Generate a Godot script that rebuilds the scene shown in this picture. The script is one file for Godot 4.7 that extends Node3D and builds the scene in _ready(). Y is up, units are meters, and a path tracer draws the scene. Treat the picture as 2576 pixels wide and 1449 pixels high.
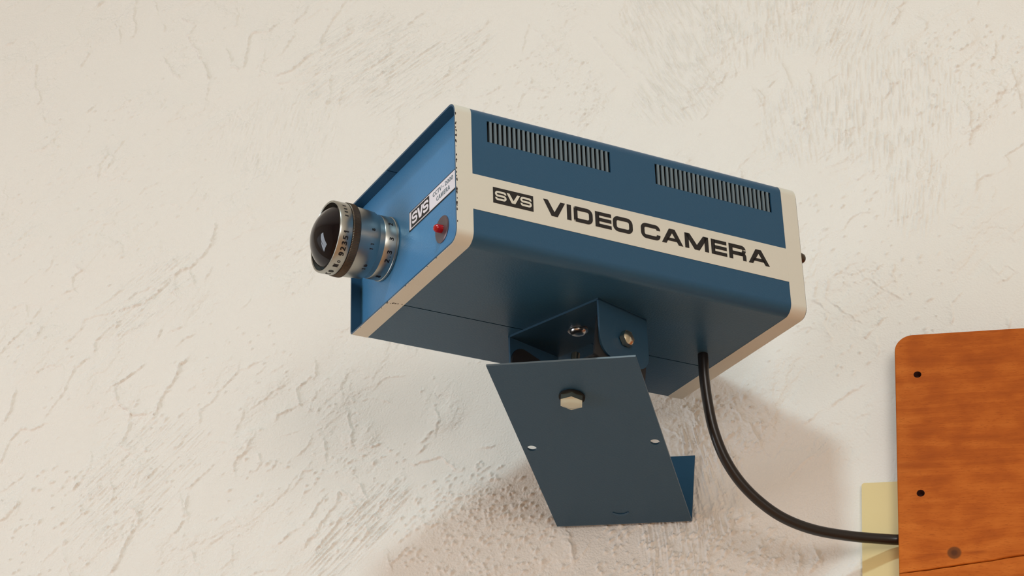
extends Node3D
# Old blue wall camera on an L bracket, plastered wall, corner of a wooden board. Units are metres:
# x runs along the wall, y is up, z comes out of the wall; the origin is the fold of the bracket.

var M := {}
var used := {}

# ---------------------------------------------------------------- mesh helpers
class MB:
	var v := PackedVector3Array()
	var n := PackedVector3Array()

	func tri(a: Vector3, b: Vector3, c: Vector3, na: Vector3, nb: Vector3, nc: Vector3) -> void:
		var g := (b - a).cross(c - a)
		if g.length_squared() < 1e-20:
			return
		if g.dot(na + nb + nc) > 0.0:      # Godot's front faces run clockwise
			v.append_array(PackedVector3Array([a, c, b]))
			n.append_array(PackedVector3Array([na, nc, nb]))
		else:
			v.append_array(PackedVector3Array([a, b, c]))
			n.append_array(PackedVector3Array([na, nb, nc]))

	func quad(a: Vector3, b: Vector3, c: Vector3, d: Vector3, na: Vector3, nb: Vector3, nc: Vector3, nd: Vector3) -> void:
		tri(a, b, c, na, nb, nc)
		tri(a, c, d, na, nc, nd)

	func flat_quad(a: Vector3, b: Vector3, c: Vector3, d: Vector3, m: Vector3) -> void:
		quad(a, b, c, d, m, m, m, m)

	func box(lo: Vector3, hi: Vector3, xf := Transform3D.IDENTITY) -> void:
		prism(PackedVector2Array([Vector2(lo.x, lo.y), Vector2(hi.x, lo.y), Vector2(hi.x, hi.y), Vector2(lo.x, hi.y)]), lo.z, hi.z, xf)

	# a polygon in xy drawn out from z0 to z1; points of a rounded run get smooth sides
	func prism(poly: PackedVector2Array, z0: float, z1: float, xf := Transform3D.IDENTITY) -> void:
		var p := poly
		if Geometry2D.is_polygon_clockwise(p):
			p = p.duplicate()
			p.reverse()
		var t := Geometry2D.triangulate_polygon(p)
		var up := xf.basis.z.normalized()
		for k in range(0, t.size(), 3):
			var q := [p[t[k]], p[t[k + 1]], p[t[k + 2]]]
			tri(xf * Vector3(q[0].x, q[0].y, z1), xf * Vector3(q[1].x, q[1].y, z1), xf * Vector3(q[2].x, q[2].y, z1), up, up, up)
			tri(xf * Vector3(q[0].x, q[0].y, z0), xf * Vector3(q[1].x, q[1].y, z0), xf * Vector3(q[2].x, q[2].y, z0), -up, -up, -up)
		var c := p.size()
		var en := []
		for k in c:
			var e: Vector2 = (p[(k + 1) % c] - p[k]).normalized()
			en.append(Vector2(e.y, -e.x))
		for k in c:
			var a := p[k]
			var b := p[(k + 1) % c]
			var na: Vector2 = en[k]
			var nb: Vector2 = en[k]
			var before: Vector2 = en[(k + c - 1) % c]
			var after: Vector2 = en[(k + 1) % c]
			if na.dot(before) > 0.85:
				na = (na + before).normalized()
			if nb.dot(after) > 0.85:
				nb = (nb + after).normalized()
			var wa := (xf.basis * Vector3(na.x, na.y, 0)).normalized()
			var wb := (xf.basis * Vector3(nb.x, nb.y, 0)).normalized()
			quad(xf * Vector3(a.x, a.y, z0), xf * Vector3(b.x, b.y, z0), xf * Vector3(b.x, b.y, z1), xf * Vector3(a.x, a.y, z1), wa, wb, wb, wa)

	# profile of (radius, height) turned about y; runs of the profile that bend little are smooth
	func lathe(prof: PackedVector2Array, sides: int, xf := Transform3D.IDENTITY, teeth := 0.0) -> void:
		var segs := []
		for k in prof.size() - 1:
			var e := (prof[k + 1] - prof[k]).normalized()
			segs.append(Vector2(e.y, -e.x))
		for k in prof.size() - 1:
			var n0: Vector2 = segs[k]
			var n1: Vector2 = segs[k]
			if k > 0 and n0.dot(segs[k - 1]) > 0.8:
				n0 = (n0 + segs[k - 1]).normalized()
			if k < segs.size() - 1 and n1.dot(segs[k + 1]) > 0.8:
				n1 = (n1 + segs[k + 1]).normalized()
			for s in sides:
				var a0 := TAU * s / sides
				var a1 := TAU * (s + 1) / sides
				var d0 := Vector3(cos(a0), 0, sin(a0))
				var d1 := Vector3(cos(a1), 0, sin(a1))
				var r0 := 1.0 - (teeth if s % 2 else 0.0)
				var r1 := 1.0 - (teeth if (s + 1) % 2 else 0.0)
				var p00 := d0 * prof[k].x * r0 + Vector3.UP * prof[k].y
				var p10 := d1 * prof[k].x * r1 + Vector3.UP * prof[k].y
				var p01 := d0 * prof[k + 1].x * r0 + Vector3.UP * prof[k + 1].y
				var p11 := d1 * prof[k + 1].x * r1 + Vector3.UP * prof[k + 1].y
				if teeth > 0.0:
					var f := (p10 - p00).cross(p01 - p00)
					if f.length_squared() < 1e-22:
						f = (p11 - p01).cross(p01 - p00)
					f = f.normalized()
					if f.dot(d0 * n0.x + Vector3.UP * n0.y) < 0.0:
						f = -f
					f = xf.basis * f
					quad(xf * p00, xf * p10, xf * p11, xf * p01, f, f, f, f)
				else:
					quad(xf * p00, xf * p10, xf * p11, xf * p01, xf.basis * (d0 * n0.x + Vector3.UP * n0.y), xf.basis * (d1 * n0.x + Vector3.UP * n0.y), xf.basis * (d1 * n1.x + Vector3.UP * n1.y), xf.basis * (d0 * n1.x + Vector3.UP * n1.y))

	func tube(pts: PackedVector3Array, r: float, sides: int) -> void:
		var f := (pts[1] - pts[0]).normalized()
		var u := f.cross(Vector3(0.3, 0.2, 1)).normalized()
		var rings := []
		for k in pts.size():
			var t := (pts[mini(k + 1, pts.size() - 1)] - pts[maxi(k - 1, 0)]).normalized()
			u = (u - t * u.dot(t)).normalized()
			rings.append([u, t.cross(u)])
		for k in pts.size() - 1:
			for s in sides:
				var q := []
				for w in [[k, s], [k, s + 1], [k + 1, s + 1], [k + 1, s]]:
					var a: float = TAU * w[1] / sides
					q.append(rings[w[0]][0] * cos(a) + rings[w[0]][1] * sin(a))
				quad(pts[k] + q[0] * r, pts[k] + q[1] * r, pts[k + 1] + q[2] * r, pts[k + 1] + q[3] * r, q[0], q[1], q[2], q[3])
		for end in [0, pts.size() - 1]:
			var m: Vector3 = f * -1.0 if end == 0 else (pts[-1] - pts[-2]).normalized()
			for s in sides:
				var a0 := TAU * s / sides
				var a1 := TAU * (s + 1) / sides
				tri(pts[end], pts[end] + (rings[end][0] * cos(a0) + rings[end][1] * sin(a0)) * r, pts[end] + (rings[end][0] * cos(a1) + rings[end][1] * sin(a1)) * r, m, m, m)

	# sheet metal: a bent path of [w, h, normal w, normal h] drawn along the length l, with cells cut out
	func sheet(path: Array, ls: PackedFloat32Array, thick: float, cut := {}) -> void:
		var at := func(i: int, j: int, depth: float) -> Vector3: return Vector3(ls[j], path[i][1] - path[i][3] * depth, -(path[i][0] - path[i][2] * depth))
		for i in path.size() - 1:
			var n0 := Vector3(0, path[i][3], -path[i][2])
			var n1 := Vector3(0, path[i + 1][3], -path[i + 1][2])
			for j in ls.size() - 1:
				if cut.has(Vector2i(i, j)):
					continue
				quad(at.call(i, j, 0.0), at.call(i, j + 1, 0.0), at.call(i + 1, j + 1, 0.0), at.call(i + 1, j, 0.0), n0, n0, n1, n1)
				quad(at.call(i, j, thick), at.call(i, j + 1, thick), at.call(i + 1, j + 1, thick), at.call(i + 1, j, thick), -n0, -n0, -n1, -n1)
				var along := (Vector3(0, path[i + 1][1] - path[i][1], -(path[i + 1][0] - path[i][0]))).normalized()
				if j == 0 or cut.has(Vector2i(i, j - 1)):
					flat_quad(at.call(i, j, 0.0), at.call(i + 1, j, 0.0), at.call(i + 1, j, thick), at.call(i, j, thick), Vector3.LEFT)
				if j == ls.size() - 2 or cut.has(Vector2i(i, j + 1)):
					flat_quad(at.call(i, j + 1, 0.0), at.call(i + 1, j + 1, 0.0), at.call(i + 1, j + 1, thick), at.call(i, j + 1, thick), Vector3.RIGHT)
				if i == 0 or cut.has(Vector2i(i - 1, j)):
					flat_quad(at.call(i, j, 0.0), at.call(i, j + 1, 0.0), at.call(i, j + 1, thick), at.call(i, j, thick), -along)
				if i == path.size() - 2 or cut.has(Vector2i(i + 1, j)):
					flat_quad(at.call(i + 1, j, 0.0), at.call(i + 1, j + 1, 0.0), at.call(i + 1, j + 1, thick), at.call(i + 1, j, thick), along)

	# a broad pen line through points in xy, thick in z; closed lines join their ends
	func ribbon(p: PackedVector2Array, half: float, closed: bool, z0: float, z1: float, xf: Transform3D) -> void:
		var c := p.size()
		var lefts := []
		var rights := []
		for k in c:
			var a: Vector2 = p[(k + c - 1) % c] if closed or k > 0 else p[k] * 2.0 - p[k + 1]
			var b: Vector2 = p[(k + 1) % c] if closed or k < c - 1 else p[k] * 2.0 - p[k - 1]
			var t0 := (p[k] - a).normalized()
			var t1 := (b - p[k]).normalized()
			var m := (Vector2(-t0.y, t0.x) + Vector2(-t1.y, t1.x)).normalized()
			var w := half / maxf(0.5, m.dot(Vector2(-t0.y, t0.x)))
			lefts.append(p[k] + m * w)
			rights.append(p[k] - m * w)
		for k in (c if closed else c - 1):
			var q := (k + 1) % c
			prism(PackedVector2Array([lefts[k], rights[k], rights[q], lefts[q]]), z0, z1, xf)

	func add_mesh(m: Mesh, xf: Transform3D) -> void:
		for s in m.get_surface_count():
			var a := m.surface_get_arrays(s)
			var idx: PackedInt32Array = a[Mesh.ARRAY_INDEX] if a[Mesh.ARRAY_INDEX] != null else PackedInt32Array(range(a[Mesh.ARRAY_VERTEX].size()))
			for k in range(0, idx.size(), 3):
				var pv := []
				var pn := []
				for e in 3:
					pv.append(xf * a[Mesh.ARRAY_VERTEX][idx[k + e]])
					pn.append((xf.basis * a[Mesh.ARRAY_NORMAL][idx[k + e]]).normalized())
				tri(pv[0], pv[1], pv[2], pn[0], pn[1], pn[2])

	# a word fitted into a box w wide and h high in xy, centred on the origin of xf
	func word(s: String, font: Font, w: float, h: float, depth: float, xf: Transform3D) -> void:
		var t := TextMesh.new()
		t.text = s
		t.font = font
		t.font_size = 48
		t.pixel_size = 0.01
		t.depth = 0.05
		t.curve_step = 1.0
		var b := t.get_aabb()
		var k := Vector3(w / b.size.x, h / b.size.y, depth / b.size.z)
		add_mesh(t, xf * Transform3D(Basis.from_scale(k), -b.get_center() * k))

	func mesh() -> ArrayMesh:
		var a := []
		a.resize(Mesh.ARRAY_MAX)
		a[Mesh.ARRAY_VERTEX] = v
		a[Mesh.ARRAY_NORMAL] = n
		var m := ArrayMesh.new()
		m.add_surface_from_arrays(Mesh.PRIMITIVE_TRIANGLES, a)
		return m


# ---------------------------------------------------------------- naming helpers
func build(called: String, mb: MB, mat: Material, parent: Node3D = self, xf := Transform3D.IDENTITY) -> MeshInstance3D:
	return place(called, mb.mesh(), mat, parent, xf)


func place(called: String, mesh: Mesh, mat: Material, parent: Node3D = self, xf := Transform3D.IDENTITY) -> MeshInstance3D:
	var o := MeshInstance3D.new()
	o.mesh = mesh
	o.material_override = mat
	o.transform = xf
	return put(called, o, parent)


func put(called: String, o: Node, parent: Node3D = self):
	var key := "%d/%s" % [parent.get_instance_id(), called]
	var k: int = used.get(key, 0)
	used[key] = k + 1
	o.name = called if k == 0 else "%s_%03d" % [called, k]
	parent.add_child(o, true)
	return o


func tag(o: Node3D, label: String, category := "", kind := "") -> void:
	o.set_meta("label", label)
	if category:
		o.set_meta("category", category)
	if kind:
		o.set_meta("kind", kind)


func arc(c: Vector2, r: float, a0: float, a1: float, steps: int) -> PackedVector2Array:
	var p := PackedVector2Array()
	for k in steps + 1:
		var a := deg_to_rad(lerpf(a0, a1, float(k) / steps))
		p.append(c + Vector2(cos(a), sin(a)) * r)
	return p


func rounded(x0: float, y0: float, x1: float, y1: float, r: Array, steps := 8) -> PackedVector2Array:   # radii: lower left, lower right, upper right, upper left
	var p := PackedVector2Array()
	p.append_array(arc(Vector2(x0 + r[0], y0 + r[0]), r[0], 180, 270, steps))
	p.append_array(arc(Vector2(x1 - r[1], y0 + r[1]), r[1], 270, 360, steps))
	p.append_array(arc(Vector2(x1 - r[2], y1 - r[2]), r[2], 0, 90, steps))
	p.append_array(arc(Vector2(x0 + r[3], y1 - r[3]), r[3], 90, 180, steps))
	return p


func plain(color: Color, rough: float, metal := 0.0) -> StandardMaterial3D:
	var m := StandardMaterial3D.new()
	m.albedo_color = color
	m.roughness = rough
	m.metallic = metal
	return m


func noise_tex(seed_: int, freq: float, octaves := 3, size := 512) -> NoiseTexture2D:
	var n := FastNoiseLite.new()
	n.seed = seed_
	n.frequency = freq
	n.noise_type = FastNoiseLite.TYPE_SIMPLEX_SMOOTH
	n.fractal_octaves = octaves
	var t := NoiseTexture2D.new()
	t.width = size
	t.height = size
	t.seamless = true
	t.noise = n
	return t


# a material with fine relief: repeats per metre and depth in metres
func grain(m: StandardMaterial3D, tex: Texture2D, per_metre: float, depth: float) -> StandardMaterial3D:
	m.heightmap_enabled = true
	m.heightmap_texture = tex
	m.heightmap_scale = depth * 100.0
	m.uv1_triplanar = true
	m.uv1_scale = Vector3.ONE * per_metre
	return m


func area(called: String, at: Vector3, look: Vector3, size: Vector2, color: Color, energy: float) -> void:
	var l := AreaLight3D.new()
	l.area_size = size
	l.light_color = color
	l.light_energy = energy
	l.area_range = 12.0
	l.shadow_enabled = true
	l.position = at
	var up := Vector3.UP if absf(look.normalized().y) < 0.95 else Vector3.BACK
	l.basis = Basis.looking_at(look, up)
	put(called, l)


# ---------------------------------------------------------------- the scene
func _ready() -> void:
	# camera: looks up at the box from below and from the right
	var cam := Camera3D.new()
	cam.fov = rad_to_deg(2.0 * atan(724.5 / 5200.0))
	cam.near = 0.05
	cam.far = 30.0
	cam.transform = Transform3D(Basis(Vector3(0.966813, 0.092041, -0.238329), Vector3(0.068627, 0.805008, 0.589282), Vector3(0.246095, -0.586081, 0.771976)).orthonormalized(), Vector3(0.303856, -0.752293, 1.286067))
	cam.current = true
	put("camera", cam)
	# surroundings, exposure
	var env := Environment.new()
	env.background_mode = Environment.BG_COLOR
	env.background_color = Color(0.02, 0.02, 0.02)
	env.tonemap_mode = Environment.TONE_MAPPER_LINEAR
	env.tonemap_exposure = 1.0
	env.sdfgi_enabled = true
	env.ssao_enabled = true
	env.ssil_enabled = true
	var we := WorldEnvironment.new()
	we.environment = env
	put("surroundings", we)
	# lights: a small ceiling lamp in front of the wall, a window on the left, an added fill window behind the camera
	area("ceiling_lamp_light", Vector3(0.045, 1.02, 1.55), Vector3(0, -1, -0.6), Vector2(0.15, 0.15), Color(0.82, 0.95, 1.0), 1.5)
	area("left_window_light", Vector3(-2.08, -0.35, 0.95), Vector3(1, 0.05, -0.1), Vector2(1.0, 1.3), Color(0.92, 0.955, 1.0), 3.25)
	area("added_fill_light", Vector3(1.2, -0.35, 3.85), Vector3(-0.25, 0, -1), Vector2(2.2, 1.5), Color(1.0, 0.985, 0.975), 7.1)

	materials()
	room()
	plaster_wall()
	wall_bracket()
	video_camera()
	cable()
	cover_plate()
	wooden_board()


func materials() -> void:
	var fine := noise_tex(3, 0.05, 3, 512)
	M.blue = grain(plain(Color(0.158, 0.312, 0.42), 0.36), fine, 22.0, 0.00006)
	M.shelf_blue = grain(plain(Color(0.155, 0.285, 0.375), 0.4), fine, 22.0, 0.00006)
	M.lit_front_blue = grain(plain(Color(0.27, 0.51, 0.69), 0.38), fine, 22.0, 0.00008)  # the case blue raised for the front; window light put into the colour
	M.beige = grain(plain(Color(0.83, 0.81, 0.75), 0.45), fine, 22.0, 0.00003)
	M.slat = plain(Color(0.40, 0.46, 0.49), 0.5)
	M.dark_grey = plain(Color(0.10, 0.105, 0.115), 0.5)  # dark grey for the lower channel
	M.chip = plain(Color(0.20, 0.15, 0.12), 0.7)
	M.black = plain(Color(0.055, 0.035, 0.03), 0.55)
	M.dark = plain(Color(0.02, 0.02, 0.022), 0.9)
	M.white = plain(Color(0.92, 0.90, 0.92), 0.4)
	M.steel = plain(Color(0.74, 0.74, 0.74), 0.28, 1.0)
	M.satin = plain(Color(0.66, 0.66, 0.63), 0.3, 1.0)
	M.knurl = plain(Color(0.36, 0.32, 0.28), 0.42, 1.0)
	M.brass = plain(Color(0.80, 0.78, 0.70), 0.25, 1.0)
	M.glass = plain(Color(0.06, 0.035, 0.05), 0.03)
	M.glass.metallic_specular = 0.42
	M.red = plain(Color(0.68, 0.045, 0.07), 0.18)
	M.rubber = plain(Color(0.10, 0.085, 0.08), 0.3)
	M.cream = plain(Color(0.87, 0.785, 0.55), 0.5)
	M.engraving = plain(Color(0.07, 0.05, 0.05), 0.6)
	for k in ["blue", "shelf_blue", "lit_front_blue", "cream"]:
		M[k].metallic_specular = 0.42


func slab(called: String, lo: Vector3, hi: Vector3, color: Color, rough := 0.8) -> MeshInstance3D:
	var mb := MB.new()
	var c := (lo + hi) * 0.5
	mb.box(lo - c, hi - c)
	var o := build(called, mb, plain(color, rough), self, Transform3D(Basis.IDENTITY, c))
	o.set_meta("kind", "structure")
	return o


func room() -> void:
	slab("floor", Vector3(-2.2, -2.35, -0.2), Vector3(2.6, -2.25, 4.1), Color(0.92, 0.73, 0.56), 0.6).set_meta("label", "brown floor of the room, below the picture")
	slab("ceiling", Vector3(-2.2, 1.05, -0.2), Vector3(2.6, 1.15, 4.1), Color(0.88, 0.87, 0.84)).set_meta("label", "white ceiling of the room, above the picture")
	slab("wall_left", Vector3(-2.2, -2.25, -0.2), Vector3(-2.1, 1.05, 4.0), Color(0.82, 0.79, 0.74)).set_meta("label", "plain left wall of the room, outside the picture")
	slab("wall_right", Vector3(2.5, -2.25, -0.2), Vector3(2.6, 1.05, 4.0), Color(0.82, 0.77, 0.70)).set_meta("label", "plain right wall of the room, outside the picture")
	slab("wall_front", Vector3(-2.2, -2.25, 3.9), Vector3(2.6, 1.05, 4.0), Color(0.80, 0.75, 0.68)).set_meta("label", "plain wall behind the viewer, outside the picture")
	pane("window_1", Vector3(-2.095, -0.35, 0.95), Vector3(1, 0, 0), Vector2(1.0, 1.3), Color(0.85, 0.93, 1.0), 0.3, "bright window in the left wall, outside the picture")
	pane("window_2", Vector3(1.2, -0.35, 3.895), Vector3(0, 0, -1), Vector2(2.2, 1.5), Color(1.0, 0.95, 0.9), 0.2, "added wide fill window behind the viewer, outside the picture")  # unseen window, added for broad fill light
	pane("ceiling_light", Vector3(0.045, 1.045, 1.55), Vector3(0, -1, 0), Vector2(0.15, 0.15), Color(0.9, 0.97, 1.0), 0.8, "square white ceiling lamp above the picture")


# a framed bright panel on a wall or ceiling: the frame is the thing, its panes are parts
func pane(called: String, at: Vector3, face: Vector3, size: Vector2, color: Color, glow: float, label: String) -> void:
	var up := Vector3.UP if absf(face.y) < 0.9 else Vector3.BACK
	var xf := Transform3D(Basis(up.cross(face), up, face), at)
	var f := MB.new()
	var hw := size.x * 0.5
	var hh := size.y * 0.5
	for q in [[-hw - 0.05, -hh - 0.05, hw + 0.05, -hh], [-hw - 0.05, hh, hw + 0.05, hh + 0.05], [-hw - 0.05, -hh, -hw, hh], [hw, -hh, hw + 0.05, hh]]:
		f.box(Vector3(q[0], q[1], -0.004), Vector3(q[2], q[3], 0.03))
	var bars := 1 if size.x > 1.2 or called.begins_with("window") else 0
	for k in bars:
		f.box(Vector3(-0.025, -hh, -0.004), Vector3(0.025, hh, 0.03))
	var o := build(called, f, plain(Color(0.85, 0.84, 0.82), 0.5), self, xf)
	tag(o, label, "", "structure")
	var glass := plain(Color(0.9, 0.9, 0.9), 0.3)
	glass.emission_enabled = true
	glass.emission = color
	glass.emission_energy_multiplier = glow
	var g := MB.new()
	g.box(Vector3(-hw, -hh, -0.002), Vector3(hw, hh, 0.004))
	build("pane", g, glass, o)


# ---------------------------------------------------------------- plastered wall
const X0 := -0.685
const Y0 := -0.065
const STEP := 0.8                    # millimetres between samples of the relief
const COLS := 1260
const ROWS := 880
var hgt := PackedFloat32Array()      # relief in millimetres
var rid := PackedFloat32Array()
var rng := RandomNumberGenerator.new()
var wob := FastNoiseLite.new()
var str_noise := FastNoiseLite.new()


func cell(x: float, y: float) -> Vector2:      # millimetres on the wall to samples
	return Vector2(x - X0 * 1000.0, y - Y0 * 1000.0) / STEP


func ridge(s: float, p: Array) -> void:
	var shade := Vector2(0.5, -0.86)
	for k in range(0, p.size() - 2, 2):
		var a := cell(p[k], p[k + 1])
		var b := cell(p[k + 2], p[k + 3])
		if a.distance_squared_to(b) < 0.01:
			continue
		var side := Vector2(-(b - a).y, (b - a).x).normalized()
		if side.dot(shade) < 0.0:
			side = -side
		for j in range(maxi(0, int(minf(a.y, b.y)) - 13), mini(ROWS, int(maxf(a.y, b.y)) + 14)):
			for i in range(maxi(0, int(minf(a.x, b.x)) - 13), mini(COLS, int(maxf(a.x, b.x)) + 14)):
				var q := Vector2(i + wob.get_noise_2d(i, j) * 2.2, j + wob.get_noise_2d(i + 500, j) * 2.2)
				var t := clampf((q - a).dot(b - a) / (b - a).length_squared(), 0.0, 1.0)
				var d := q - a.lerp(b, t)
				var far := d.length() * STEP
				var h := exp(-far * far / 0.45) if d.dot(side) > 0.0 else 0.5 * exp(-far * far / 30.0) + 0.5 * exp(-far * far / 1.2)
				h *= (0.3 + 0.75 * s) * RIDGE * (0.85 + 0.7 * wob.get_noise_2d(i * 2.5, j * 2.5 + 900))
				var at := j * COLS + i
				if h > rid[at]:
					rid[at] = h


func streaks(cx: float, cy: float, rx: float, ry: float, deg: float, amp: float) -> void:
	var d := Vector2.from_angle(deg_to_rad(deg))
	var o := cell(cx, cy)
	var r := maxf(rx, ry) / STEP
	for j in range(maxi(0, int(o.y - r)), mini(ROWS, int(o.y + r))):
		for i in range(maxi(0, int(o.x - r)), mini(COLS, int(o.x + r))):
			var q := (Vector2(i, j) - o) * STEP
			var u := q.dot(d)
			var w := q.dot(Vector2(-d.y, d.x))
			var m := 1.0 - (u * u) / (rx * rx) - (w * w) / (ry * ry)
			if m > 0.0:
				var n := str_noise.get_noise_2d(u * 0.05 + cx, w * 0.75 + cy)
				hgt[j * COLS + i] += STREAK * amp * minf(1.0, m * 2.0) * (maxf(0.0, n) * 1.3 + n * 0.4)


func specks(cx: float, cy: float, r: float, count: int, amp: float) -> void:
	for k in count:
		var p := cell(cx, cy) + Vector2.from_angle(rng.randf() * TAU) * r * sqrt(rng.randf()) / STEP
		var s := rng.randf_range(0.55, 1.15) / STEP
		var e := Vector2.from_angle(rng.randf_range(0.3, 1.4))
		var tall := SPECK * amp * rng.randf_range(0.3, 1.0)
		var longer := rng.randf_range(1.0, 2.6)
		for j in range(maxi(0, int(p.y) - 7), mini(ROWS, int(p.y) + 8)):
			for i in range(maxi(0, int(p.x) - 7), mini(COLS, int(p.x) + 8)):
				var q := Vector2(i, j) - p
				var a := q.dot(e) / (s * longer)
				var b := q.dot(Vector2(-e.y, e.x)) / s
				var h := tall * exp(-a * a - b * b)
				if h > 0.01:
					rid[j * COLS + i] = maxf(rid[j * COLS + i], h)


# short trowel marks strewn over the wall, most of them running up to the right
func scatter_marks() -> void:
	for k in 260:
		var x := rng.randf_range(-670, 310)
		var y := rng.randf_range(-50, 630)
		var turn := rng.randf_range(0.35, 1.35) if rng.randf() < 0.8 else rng.randf_range(1.4, 2.6)
		var p := [x, y]
		for n in rng.randi_range(1, 4):
			var long := rng.randf_range(3.0, 11.0)
			x += cos(turn) * long
			y += sin(turn) * long
			p.append_array([x, y])
			turn += rng.randf_range(-0.8, 0.8)
		ridge(rng.randf_range(0.0, 0.45), p)


const RIDGE := 1.65
const STREAK := 2.6
const SPECK := 3.6


func plaster_wall() -> void:
	rng.seed = 77
	wob.seed = 5
	wob.frequency = 0.06
	wob.fractal_octaves = 2
	str_noise.seed = 9
	str_noise.frequency = 0.55
	str_noise.fractal_octaves = 2
	hgt.resize(COLS * ROWS)
	rid.resize(COLS * ROWS)
	rid.fill(0.0)
	var flow := FastNoiseLite.new()
	flow.seed = 21
	flow.frequency = 0.016
	flow.fractal_octaves = 4
	flow.domain_warp_enabled = true
	flow.domain_warp_amplitude = 22.0
	flow.domain_warp_frequency = 0.02
	var low := FastNoiseLite.new()
	low.seed = 4
	low.frequency = 0.006
	low.fractal_octaves = 2
	var mask := FastNoiseLite.new()
	mask.seed = 14
	mask.frequency = 0.011
	mask.fractal_octaves = 1
	var rough := FastNoiseLite.new()
	rough.seed = 31
	rough.frequency = 0.24
	rough.fractal_octaves = 3
	for j in ROWS:
		for i in COLS:
			var x := i * STEP
			var y := j * STEP
			var u := x * 0.62 + y * 0.78           # along the trowel's usual sweep, up and to the right
			var w := -x * 0.78 + y * 0.62
			var f := flow.get_noise_2d(u * 0.6, w * 1.15)
			var m := smoothstep(-0.15, 0.35, mask.get_noise_2d(x, y))
			var step := smoothstep(0.02, 0.055, f) * 0.75 + smoothstep(0.28, 0.31, f) * 0.6 - smoothstep(0.24, 0.275, -f) * 0.6
			hgt[j * COLS + i] = low.get_noise_2d(x, y) * 1.6 + f * 0.55 + step * m * 0.8 + rough.get_noise_2d(x, y) * (0.08 + 0.3 * m)
	streaks(15, 499, 70, 55, -67, 0.45)
	streaks(85, 494, 60, 60, -87, 0.45)
	streaks(163, 488, 60, 50, -107, 0.4)
	streaks(195, 386, 75, 70, -91, 0.45)
	streaks(123, 372, 50, 40, -82, 0.4)
	streaks(19, 420, 40, 45, -59, 0.45)
	streaks(215, 290, 50, 30, -95, 0.4)
	streaks(-340, 415, 60, 70, -96, 0.3)
	streaks(-276, 495, 70, 60, 39, 0.4)
	streaks(-206, 471, 80, 40, 40, 0.35)
	streaks(-429, 245, 60, 35, 47, 0.3)
	streaks(60, 38, 60, 30, -76, 0.5)
	streaks(39, -15, 60, 30, -82, 0.45)
	streaks(-206, 7, 60, 25, 52, 0.5)
	streaks(-400, 60, 80, 50, 52, 0.3)
	specks(-112, 2, 60, 420, 0.55)
	specks(62, -29, 50, 200, 0.7)
	specks(25, -22, 45, 140, 0.6)
	specks(259, 412, 60, 130, 0.6)
	specks(-467, 22, 60, 110, 0.55)
	specks(-103, 426, 60, 130, 0.45)
	specks(-210, 35, 50, 110, 0.5)
	specks(153, 211, 90, 200, 0.45)
	specks(64, 79, 35, 110, 0.6)
	specks(-500, 380, 110, 170, 0.4)
	specks(-520, 280, 110, 120, 0.45)
	specks(-330, 110, 90, 130, 0.5)
	specks(-200, 280, 420, 500, 0.4)
	relief_lines()
	scatter_marks()
	var pos := PackedVector3Array()
	var nor := PackedVector3Array()
	pos.resize(COLS * ROWS)
	nor.resize(COLS * ROWS)
	for at in COLS * ROWS:
		hgt[at] = hgt[at] + rid[at] * 1.15
	# pressed flat under the bracket and the board
	for q in [[-52.0, -3.0, 52.0, 58.0], [170.0, -70.0, 340.0, 142.0]]:
		var lo := cell(q[0], q[1])
		var hi := cell(q[2], q[3])
		for j in range(maxi(0, int(lo.y)), mini(ROWS, int(hi.y) + 1)):
			for i in range(maxi(0, int(lo.x)), mini(COLS, int(hi.x) + 1)):
				var e := minf(minf(i - lo.x, hi.x - i), minf(j - lo.y, hi.y - j)) * STEP
				var at := j * COLS + i
				hgt[at] = lerpf(hgt[at], minf(hgt[at], 1.0), smoothstep(0.0, 3.0, e))
	for j in ROWS:
		for i in COLS:
			var at := j * COLS + i
			var x := X0 + i * STEP * 0.001
			var y := Y0 + j * STEP * 0.001
			pos[at] = Vector3(x, y, hgt[at] * 0.001 - 0.0016)
			var l := hgt[at - 1] if i > 0 else hgt[at]
			var r := hgt[at + 1] if i < COLS - 1 else hgt[at]
			var d := hgt[at - COLS] if j > 0 else hgt[at]
			var t := hgt[at + COLS] if j < ROWS - 1 else hgt[at]
			nor[at] = Vector3((l - r) * 0.5 / STEP, (d - t) * 0.5 / STEP, 1.0).normalized()
	var idx := PackedInt32Array()
	idx.resize((COLS - 1) * (ROWS - 1) * 6)
	var k := 0
	for j in ROWS - 1:
		for i in COLS - 1:
			var a := j * COLS + i
			idx[k] = a
			idx[k + 1] = a + COLS
			idx[k + 2] = a + 1
			idx[k + 3] = a + 1
			idx[k + 4] = a + COLS
			idx[k + 5] = a + COLS + 1
			k += 6
	var arrays := []
	arrays.resize(Mesh.ARRAY_MAX)
	arrays[Mesh.ARRAY_VERTEX] = pos
	arrays[Mesh.ARRAY_NORMAL] = nor
	arrays[Mesh.ARRAY_INDEX] = idx
	var m := ArrayMesh.new()
	m.add_surface_from_arrays(Mesh.PRIMITIVE_TRIANGLES, arrays)
	# the rest of the wall, and its thickness behind
	var x1 := X0 + (COLS - 1) * STEP * 0.001
	var y1 := Y0 + (ROWS - 1) * STEP * 0.001
	var mb := MB.new()
	for q in [[-2.2, -2.25, 2.6, Y0], [-2.2, y1, 2.6, 1.05], [-2.2, Y0, X0, y1], [x1, Y0, 2.6, y1]]:
		mb.box(Vector3(q[0], q[1], -0.15), Vector3(q[2], q[3], -0.001))
	mb.box(Vector3(X0, Y0, -0.15), Vector3(x1, y1, -0.02))
	var rest := mb.mesh().surface_get_arrays(0)
	m.add_surface_from_arrays(Mesh.PRIMITIVE_TRIANGLES, rest)
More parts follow.
